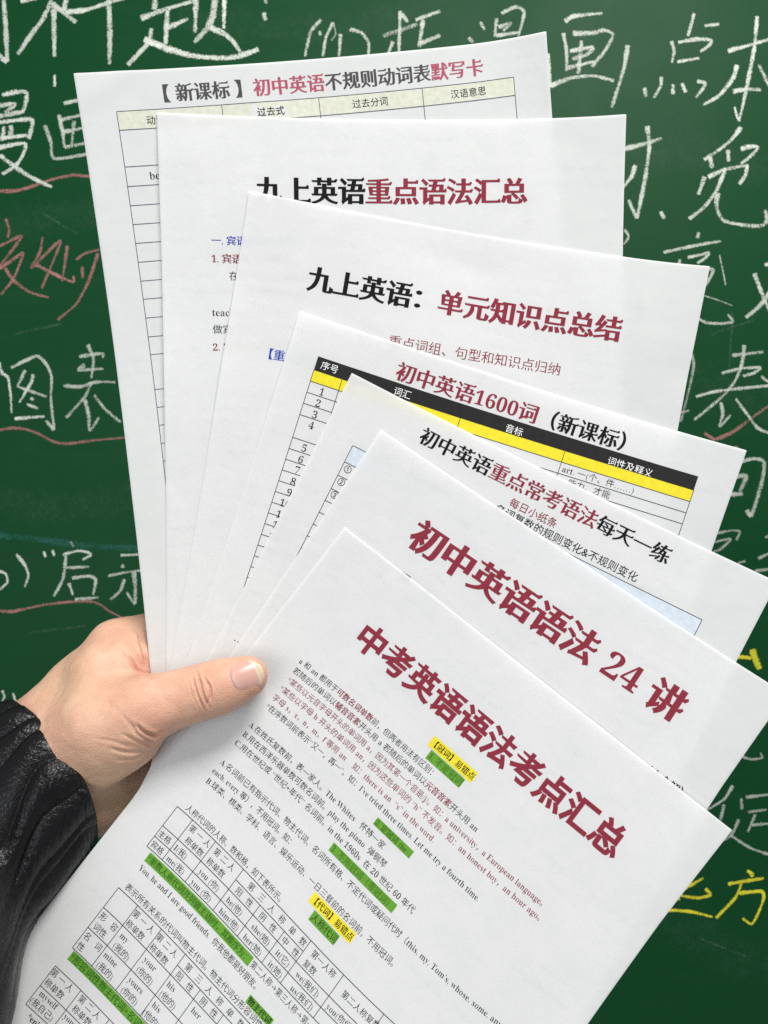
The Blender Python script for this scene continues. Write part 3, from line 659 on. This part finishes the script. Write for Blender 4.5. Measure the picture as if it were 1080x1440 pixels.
THENAR = chain((72, 1062, -4, 60), (145, 1018, -11, 55), (203, 997, -13.5, 43)) + chain((92, 1078, -1, 58), (178, 1034, -8, 47))
THUMB = chain((203, 997, -13.5, 43), (252, 982, -13, 35.5), (288, 972, -12, 34.5), (316, 963, -11.5, 32.5), (347, 951.5, -11, 29.5))
def seg_d(P, sg):
    (a, ra), (b, rb) = sg
    ab = b - a; t = np.clip(((P - a) @ ab) / (ab @ ab), 0, 1)
    return np.linalg.norm(P - a - t[..., None] * ab, axis=-1) - (ra + t * (rb - ra))
def smin(a, b, k):
    h = np.clip(0.5 + 0.5 * (b - a) / k, 0, 1); return b + (a - b) * h - k * h * (1 - h)
def grp(P, segs, k):
    d = None
    for s in segs: d = seg_d(P, s) if d is None else smin(d, seg_d(P, s), k)
    return d
def hand_sdf(P):
    d = grp(P, BODY, 0.012)
    for fg in (INDEX, MIDDLE, RING, LITTLE): d = smin(d, grp(P, fg, 0.003), 0.005)
    th = smin(grp(P, THENAR, 0.010), grp(P, THUMB, 0.006), 0.007)
    d = smin(d, grp(P, WEB, 0.006), 0.010)
    return smin(d, th, 0.0085)
def surface_nets(f, lo, hi, h):
    ax = [np.arange(lo[i], hi[i] + h, h) for i in range(3)]; n = [len(a) for a in ax]
    D = np.empty(n, np.float32)
    for i, x in enumerate(ax[0]):
        Yg, Zg = np.meshgrid(ax[1], ax[2], indexing='ij')
        D[i] = f(np.stack([np.full_like(Yg, x), Yg, Zg], -1))
    S = D < 0
    c = np.zeros([m - 1 for m in n], np.int8)
    for a in (0, 1):
        for b in (0, 1):
            for d in (0, 1): c += S[a:n[0] - 1 + a, b:n[1] - 1 + b, d:n[2] - 1 + d]
    act = np.argwhere((c > 0) & (c < 8)); ids = -np.ones(c.shape, np.int64); ids[tuple(act.T)] = np.arange(len(act))
    acc = np.zeros((len(act), 3)); cnt = np.zeros(len(act))
    cor = [(a, b, d) for a in (0, 1) for b in (0, 1) for d in (0, 1)]
    for i in range(8):
        for j in range(i + 1, 8):
            if sum(abs(cor[i][q] - cor[j][q]) for q in range(3)) != 1: continue
            d1 = D[tuple((act + cor[i]).T)]; d2 = D[tuple((act + cor[j]).T)]
            m = (d1 < 0) != (d2 < 0); t = np.where(m, d1 / np.where(m, d1 - d2, 1), 0)
            p = np.array(cor[i]) + t[:, None] * (np.array(cor[j]) - np.array(cor[i]))
            acc[m] += p[m]; cnt[m] += 1
    V = np.array(lo) + (act + acc / cnt[:, None]) * h
    Fq = []
    for axn in range(3):
        o1, o2 = [(1, 2), (2, 0), (0, 1)][axn]
        sl0 = [slice(None)] * 3; sl1 = [slice(None)] * 3; sl0[axn] = slice(0, -1); sl1[axn] = slice(1, None)
        e = np.argwhere(S[tuple(sl0)] != S[tuple(sl1)])
        ok = (e[:, o1] > 0) & (e[:, o2] > 0) & (e[:, o1] < n[o1] - 1) & (e[:, o2] < n[o2] - 1); e = e[ok]
        q = []
        for da, db in ((-1, -1), (0, -1), (0, 0), (-1, 0)):
            x = e.copy(); x[:, o1] += da; x[:, o2] += db; q.append(ids[tuple(x.T)])
        q = np.stack(q, 1); flip = ~S[tuple(e.T)]
        q[flip] = q[flip][:, ::-1]; Fq.append(q)
    return V, np.vstack(Fq)
allp = [s for g_ in (BODY, INDEX, MIDDLE, RING, LITTLE, THENAR, THUMB) for s in g_]
pts = np.array([p for s in allp for p in (s[0][0], s[1][0])]); rr = np.array([r for s in allp for r in (s[0][1], s[1][1])])
lo = (pts - rr[:, None]).min(0) - 0.004; hi = (pts + rr[:, None]).max(0) + 0.004
HV, HF = surface_nets(hand_sdf, lo, hi, 0.0010)

def vnormals(V, Fq):
    n = np.cross(V[Fq[:, 2]] - V[Fq[:, 0]], V[Fq[:, 3]] - V[Fq[:, 1]])
    N = np.zeros_like(V)
    for i in range(4): np.add.at(N, Fq[:, i], n)
    return N / (np.linalg.norm(N, axis=1)[:, None] + 1e-12)
def relax(V, Fq, it, lam=0.5):
    E = np.vstack([Fq[:, [i, (i + 1) % 4]] for i in range(4)])
    for _ in range(it):
        A = np.zeros_like(V); C_ = np.zeros(len(V))
        np.add.at(A, E[:, 0], V[E[:, 1]]); np.add.at(C_, E[:, 0], 1); np.add.at(A, E[:, 1], V[E[:, 0]]); np.add.at(C_, E[:, 1], 1)
        V = V + lam * (A / C_[:, None] - V)
    return V
HV = relax(HV, HF, 3)
def subdivide(V, Fq):                                        # each quad into four
    E = np.sort(np.vstack([Fq[:, [i, (i + 1) % 4]] for i in range(4)]), axis=1); U_, inv = np.unique(E, axis=0, return_inverse=True); inv = inv.ravel()
    n0, n1_ = len(V), len(U_); nf = len(Fq)
    V2 = np.vstack([V, V[U_].mean(1), V[Fq].mean(1)]); e_ = [n0 + inv[i * nf:(i + 1) * nf] for i in range(4)]; c_ = n0 + n1_ + np.arange(nf)
    return V2, np.vstack([np.stack([Fq[:, i], e_[i], c_, e_[i - 1]], 1) for i in range(4)])
HV, HF = subdivide(HV, HF); HV = relax(HV, HF, 2)
NN = vnormals(HV, HF)
PX = np.c_[540 + F * HV[:, 0] / HV[:, 1], 720 - F * HV[:, 2] / HV[:, 1]]
front = np.clip(-(NN * HV).sum(1) / np.linalg.norm(HV, axis=1) * 2.0, 0, 1)
def pdist(P, poly):
    Q, _ = smooth_line(poly, 1.0); d = np.full(len(P), 1e9)
    lo_, hi_ = Q.min(0) - 25, Q.max(0) + 25
    m = ((P > lo_) & (P < hi_)).all(1)
    if m.any():
        dd = np.linalg.norm(P[m][:, None] - Q[None], axis=2); j = dd.argmin(1); t = j / max(len(Q) - 1, 1)
        out = dd.min(1); d[m] = out; tt = np.zeros(len(P)); tt[m] = np.minimum(1, 4 * np.minimum(t, 1 - t) + 0.15)
        return d, tt
    return d, np.zeros(len(P))
Z1 = lambda L: [(x / 2.571, 820 + y / 2.571) for x, y in L]
Z4 = lambda L: [(190 + x / 4, 780 + y / 4) for x, y in L]
disp = np.zeros(len(HV)); redn = np.zeros(len(HV))
for poly, dep, wd in ((Z4([(322, 690), (340, 755), (365, 815), (395, 880)]), 0.75, 1.5), (Z4([(345, 655), (360, 700), (385, 790), (420, 865)]), 0.95, 1.7), (Z4([(385, 688), (422, 745), (426, 790), (412, 835)]), 0.85, 1.6),
        (Z4([(440, 720), (452, 770), (440, 830)]), 0.16, 1.6), (Z4([(300, 700), (318, 770), (345, 850)]), 0.14, 1.6),
        (Z1([(490, 512), (525, 540), (560, 550), (592, 540)]), 1.10, 2.6), (Z1([(465, 495), (500, 545), (560, 578), (585, 570)]), 0.55, 2.2), (Z1([(440, 545), (500, 572), (570, 592)]), 0.45, 2.2),
        (Z1([(395, 598), (470, 612), (550, 605)]), 0.45, 2.4), (Z1([(420, 640), (480, 635), (530, 620)]), 0.30, 2.2), (Z1([(330, 780), (400, 735), (470, 690)]), 0.25, 3),
        (Z1([(440, 470), (470, 520), (500, 560)]), 0.22, 2), (Z1([(340, 560), (420, 575), (480, 600)]), 0.18, 2.4),
        (Z1([(462, 262), (495, 312), (545, 338)]), 0.9, 3.0), (Z1([(498, 170), (518, 235), (536, 300)]), 0.7, 3.2), (Z1([(425, 225), (465, 290), (520, 328)]), 0.35, 2.6), (Z1([(455, 200), (490, 260), (530, 318)]), 0.4, 2.4),
        (Z1([(310, 715), (345, 700), (390, 700)]), 0.25, 2.4)):
    d, tt = pdist(PX, poly)
    g = np.exp(-(d / wd) ** 2) * tt; sh = np.exp(-((d - wd * 2.0) / (wd * 1.2)) ** 2) * tt
    disp -= (g - 0.30 * sh) * dep * 1.35 / 1000 * front
def blob(cx, cy, r): return np.exp(-((PX[:, 0] - cx) ** 2 + (PX[:, 1] - cy) ** 2) / r ** 2)
# broad forms: tendon along the thumb, the pad of the first web, the swelling beside the nail
disp += (0.9 * blob(150, 900, 30) - 0.9 * blob(205, 930, 14) + 0.4 * blob(225, 1012, 18)) / 1000 * front
s_ = HV * 1000
for q in range(40):                                          # fine skin relief
    dr = rng.normal(size=3); dr /= np.linalg.norm(dr); fr = rng.uniform(0.25, 1.6)
    disp += 0.016 / 1000 * np.sin(s_ @ dr * fr + rng.uniform(0, 6.28)) / (0.5 + fr)
redn = np.clip(0.75 * blob(350, 955, 34) + 0.45 * blob(300, 972, 30) + 0.7 * blob(203, 935, 22) + 0.40 * blob(225, 1010, 30) + 0.25 * blob(180, 1010, 45) + 0.3 * blob(180, 875, 25), 0, 1)
yel = np.clip(0.8 * blob(170, 1130, 50) + 0.5 * blob(90, 960, 40) + 0.4 * blob(120, 1090, 45), 0, 1)
HV2 = HV + NN * disp[:, None]

ms = mat('skin', (0.66, 0.40, 0.26), 0.50, 0.35); t = NT(ms); oc = t.obj()
at_ = t.n('ShaderNodeAttribute', attribute_name='tone'); sx = t.n('ShaderNodeSeparateXYZ'); t.l(at_.outputs['Vector'], sx.inputs[0])
c = t.mix(t.ramp(t.noise(oc, 55, 4, 0.6), 0.35, (0, 0, 0), 0.65, (1, 1, 1)), (0.57, 0.325, 0.225), (0.65, 0.405, 0.285))
c = t.mix(sx.outputs[0], c, (0.58, 0.285, 0.20)); c = t.mix(sx.outputs[1], c, (0.64, 0.44, 0.28))
vein = t.ramp(t.noise(oc, 170, 4, 0.65, 0.8), 0.45, (0, 0, 0), 0.75, (1, 1, 1))
c = t.mix(t.math('MULTIPLY', vein, 0.38), c, (0.52, 0.26, 0.17))
t.l(c, t.b.inputs['Base Color'])
t.b.inputs['Subsurface Weight'].default_value = 0.22; t.b.inputs['Subsurface Radius'].default_value = (1.0, 0.35, 0.18); t.b.inputs['Subsurface Scale'].default_value = 0.0022
vo = t.n('ShaderNodeTexVoronoi', feature='DISTANCE_TO_EDGE'); vo.inputs['Scale'].default_value = 950; t.l(oc, vo.inputs['Vector'])
mp = t.n('ShaderNodeMapping'); t.l(oc, mp.inputs[0]); mp.inputs['Rotation'].default_value = (0, -0.55, 0); mp.inputs['Scale'].default_value = (1, 1, 3.2)
h = t.math('ADD', t.math('MULTIPLY', t.math('MINIMUM', vo.outputs['Distance'], 0.25), 1.2), t.math('MULTIPLY', t.noise(mp.outputs[0], 420, 4, 0.65, 0.6), 0.8))
t.l(t.bump(h, 0.38, 0.0006).outputs[0], t.b.inputs['Normal'])
person = link('person', HV2, HF, ms, None, True)
ta = person.data.attributes.new('tone', 'FLOAT_VECTOR', 'POINT'); ta.data.foreach_set('vector', np.c_[redn, yel, 0 * yel].astype(np.float32).ravel())
tag(person, 'hand in a black sleeve pinching the fan of printed sheets between thumb and fingers', 'person')

# thumbnail
def march(px, py):
    d = at(px, py, 1.0); d /= np.linalg.norm(d); s = 0.25
    for _ in range(60):
        v = float(hand_sdf((d * s)[None])[0])
        if v < 2e-5: break
        s += v * 0.8
    return s * d[1]
base = np.array([327.5, 959.5]); tip = np.array([367.5, 943.5]); axv = tip - base; L_ = np.linalg.norm(axv); axv /= L_; pv_ = np.array([-axv[1], axv[0]])
ns, nt_ = 22, 20; NV, NC = [], []
cl = [march(*(base + axv * L_ * s)) for s in np.linspace(0, 0.80, 9)]
cf = np.polyfit(np.linspace(0, 0.80, 9), cl, 2)
for i in range(ns + 1):
    s = i / ns
    for j in range(nt_ + 1):
        tq = -1 + 2 * j / nt_
        s0 = -0.02 + 0.10 * abs(tq) ** 2.5; s1 = 1.06 - 0.26 * abs(tq) ** 2.2   # rounded root and free edge
        sv = s0 + (s1 - s0) * s
        wd = 20.0 * (0.96 + 0.06 * sv)
        q = base + axv * L_ * sv + pv_ * tq * wd
        Y = np.polyval(cf, min(sv, 0.9)) - 0.00075 + 0.0058 * (1 - math.sqrt(1 - (0.86 * tq) ** 2))
        if i == 0 or j in (0, nt_): Y += 0.0007                  # tuck the root and sides under the skin
        elif i == 1: Y += 0.0002
        if i == ns: Y += 0.0004
        NV.append(at(q[0], q[1], Y)); NC.append((sv + 0.10 * tq * tq, tq, 0))
NF = [(i * (nt_ + 1) + j, (i + 1) * (nt_ + 1) + j, (i + 1) * (nt_ + 1) + j + 1, i * (nt_ + 1) + j + 1) for i in range(ns) for j in range(nt_)]
mn = mat('fingernail', (0.72, 0.42, 0.38), 0.22, 0.5); t = NT(mn)
at_ = t.n('ShaderNodeAttribute', attribute_name='bed'); sx = t.n('ShaderNodeSeparateXYZ'); t.l(at_.outputs['Vector'], sx.inputs[0])
c = t.mix(t.ramp(sx.outputs[0], 0.80, (0, 0, 0), 0.875, (1, 1, 1)), (0.58, 0.33, 0.275), (0.64, 0.51, 0.37))
c = t.mix(t.ramp(sx.outputs[0], 0.0, (0.5, 0.5, 0.5), 0.25, (0, 0, 0)), c, (0.70, 0.46, 0.44))
mp = t.n('ShaderNodeMapping'); t.l(at_.outputs['Vector'], mp.inputs[0]); mp.inputs['Scale'].default_value = (0.6, 9, 1)
t.l(t.bump(t.noise(mp.outputs[0], 2.0, 2), 0.15, 0.0006).outputs[0], t.b.inputs['Normal'])
t.l(c, t.b.inputs['Base Color']); t.b.inputs['Subsurface Weight'].default_value = 0.15; t.b.inputs['Subsurface Scale'].default_value = 0.002
nail = link('thumbnail', NV, NF, mn, person, True)
ba = nail.data.attributes.new('bed', 'FLOAT_VECTOR', 'POINT'); ba.data.foreach_set('vector', np.array(NC, dtype=np.float32).ravel())

# sleeve: a gathered cuff running into a puffed sleeve
C0 = at(62, 1095, YP + 0.006)
ax_ = np.array([-0.80, -0.40, -0.45]); ax_ /= np.linalg.norm(ax_)
b1 = np.array([0.49, 0.0, -0.87]); b1 -= ax_ * (b1 @ ax_); b1 /= np.linalg.norm(b1)
b2 = np.cross(ax_, b1)
if b2[1] > 0: b2 = -b2                                       # b2 points towards the camera
TT = [8, 3, 0, -1.5, -1, 2, 6, 14, 22, 28, 33, 38, 46, 58, 80, 120, 200, 300]
RS = [.80, .84, .88, .95, 1.0, 1.03, 1.05, 1.05, 1.04, 1.01, 1.02, 1.10, 1.27, 1.45, 1.60, 1.68, 1.7, 1.6]
S1 = [0, 0, 0, 0, 0, 0, 1, 4, 8, 12, 15, 18, 21, 22, 20, 20, 18, 10]
S2 = [0, 0, 0, 0, 0, 0, 0, 0, 0, 1, 4, 9, 17, 27, 38, 50, 60, 70]
RA_ = [.2, .3, .35, .4, .5, .65, .85, .95, .85, .65, .5, .36, .24, .14, .2, .15, .1, .1]
nth = 720
# resample the profile finely along the arm
idx_f = np.linspace(0, len(TT) - 1, 190)
tt = np.interp(idx_f, range(len(TT)), TT); 
def sm(a):
    x = np.interp(idx_f, range(len(TT)), a); kx = np.ones(9) / 9; return np.convolve(np.pad(x, 4, mode='edge'), kx, 'valid')
tt = sm(TT); rs = sm(RS); s1_ = sm(S1); s2_ = sm(S2); ra_ = sm(RA_)
th = np.linspace(0, 2 * np.pi, nth, endpoint=False)
nr = 18                                                      # irregular gathers
cent = np.sort((np.arange(nr) + rng.uniform(-0.40, 0.40, nr)) / nr * 2 * np.pi); amp = rng.uniform(0.45, 1.3, nr)
def ribs(thv, tv):
    x = thv + 0.10 * np.sin(tv / 10 + 4 * np.sin(thv)) + 0.045 * np.sin(tv / 4.3 + thv * 5)
    x = np.mod(x, 2 * np.pi); j = np.searchsorted(cent, x) % nr; jm = (j - 1) % nr
    g = np.mod(cent[j] - cent[jm], 2 * np.pi); f_ = np.mod(x - cent[jm], 2 * np.pi) / g
    return np.abs(np.sin(np.pi * f_)) ** 0.85 * (amp[j] * np.minimum(1.25, g / (2 * np.pi / nr)))
T2, H2 = np.meshgrid(tt, th, indexing='ij')
rib = ribs(H2, T2) * 0.0031 * ra_[:, None]
fold = np.zeros_like(rib)
for q in range(26):
    a_, b_ = rng.integers(2, 9), rng.uniform(0.03, 0.16); fold += np.sin(a_ * H2 + b_ * T2 * rng.choice([-1, 1]) + rng.uniform(0, 6.28) + 0.8 * np.sin(3 * H2 + T2 * 0.06)) / (0.6 + a_ * 0.5)
fold *= (0.0005 + 0.0030 * np.clip((T2 - 28) / 30, 0, 1))
# fine cross creases on the gathers
crz = 0.00014 * np.sin(T2 * 1.9 + 6 * np.sin(H2 * 11) + 2.2 * np.sin(H2 * 31)) * np.clip(rib / 0.003, 0, 1) + 0.00010 * np.sin(T2 * 3.1 + 4 * np.sin(H2 * 17 + T2 * .3))
R = rib + fold + crz - 0.0020
SV = (C0 + T2[..., None] / 1000 * ax_ + s1_[:, None, None] / 1000 * b1 + s2_[:, None, None] / 1000 * b2
      + ((0.0405 * rs[:, None] + R) * np.cos(H2))[..., None] * b1 + ((0.0415 * rs[:, None] + R) * np.sin(H2))[..., None] * b2)
SV = SV - (0.0155 * np.sin(H2) * np.clip(1 - T2 / 60, 0, 1))[..., None] * ax_   # the cuff is cut obliquely: longer on the side towards the camera
m_, n_ = T2.shape
ii = np.arange(m_ * n_).reshape(m_, n_)
SF = np.stack([ii[:-1], np.roll(ii, -1, 1)[:-1], np.roll(ii, -1, 1)[1:], ii[1:]], -1).reshape(-1, 4)
mk = mat('black_leather', (0.006, 0.006, 0.007), 0.34, 0.24); t = NT(mk); oc = t.obj()
vo = t.n('ShaderNodeTexVoronoi', feature='DISTANCE_TO_EDGE'); vo.inputs['Scale'].default_value = 620
wn = t.n('ShaderNodeTexNoise'); wn.inputs['Scale'].default_value = 260; wn.inputs['Detail'].default_value = 3; t.l(oc, wn.inputs['Vector'])
wm = t.mix(0.0016, oc, wn.outputs['Color'], 'LINEAR_LIGHT'); t.l(wm, vo.inputs['Vector'])
cell = t.math('MINIMUM', t.math('MULTIPLY', vo.outputs['Distance'], 4.0), 0.6)
h = t.math('ADD', cell, t.math('MULTIPLY', t.noise(oc, 120, 5, 0.6, 0.8), 1.2))
t.l(t.bump(h, 0.30, 0.0005).outputs[0], t.b.inputs['Normal'])
t.l(t.ramp(t.noise(oc, 70, 4), 0.3, (0.24,) * 3, 0.7, (0.40,) * 3), t.b.inputs['Roughness'])
t.l(t.mix(t.noise(oc, 90, 3), (0.003, 0.003, 0.0035), (0.006, 0.006, 0.007)), t.b.inputs['Base Color'])
sleeve = link('jacket_sleeve', SV.reshape(-1, 3), SF, mk, person, True)
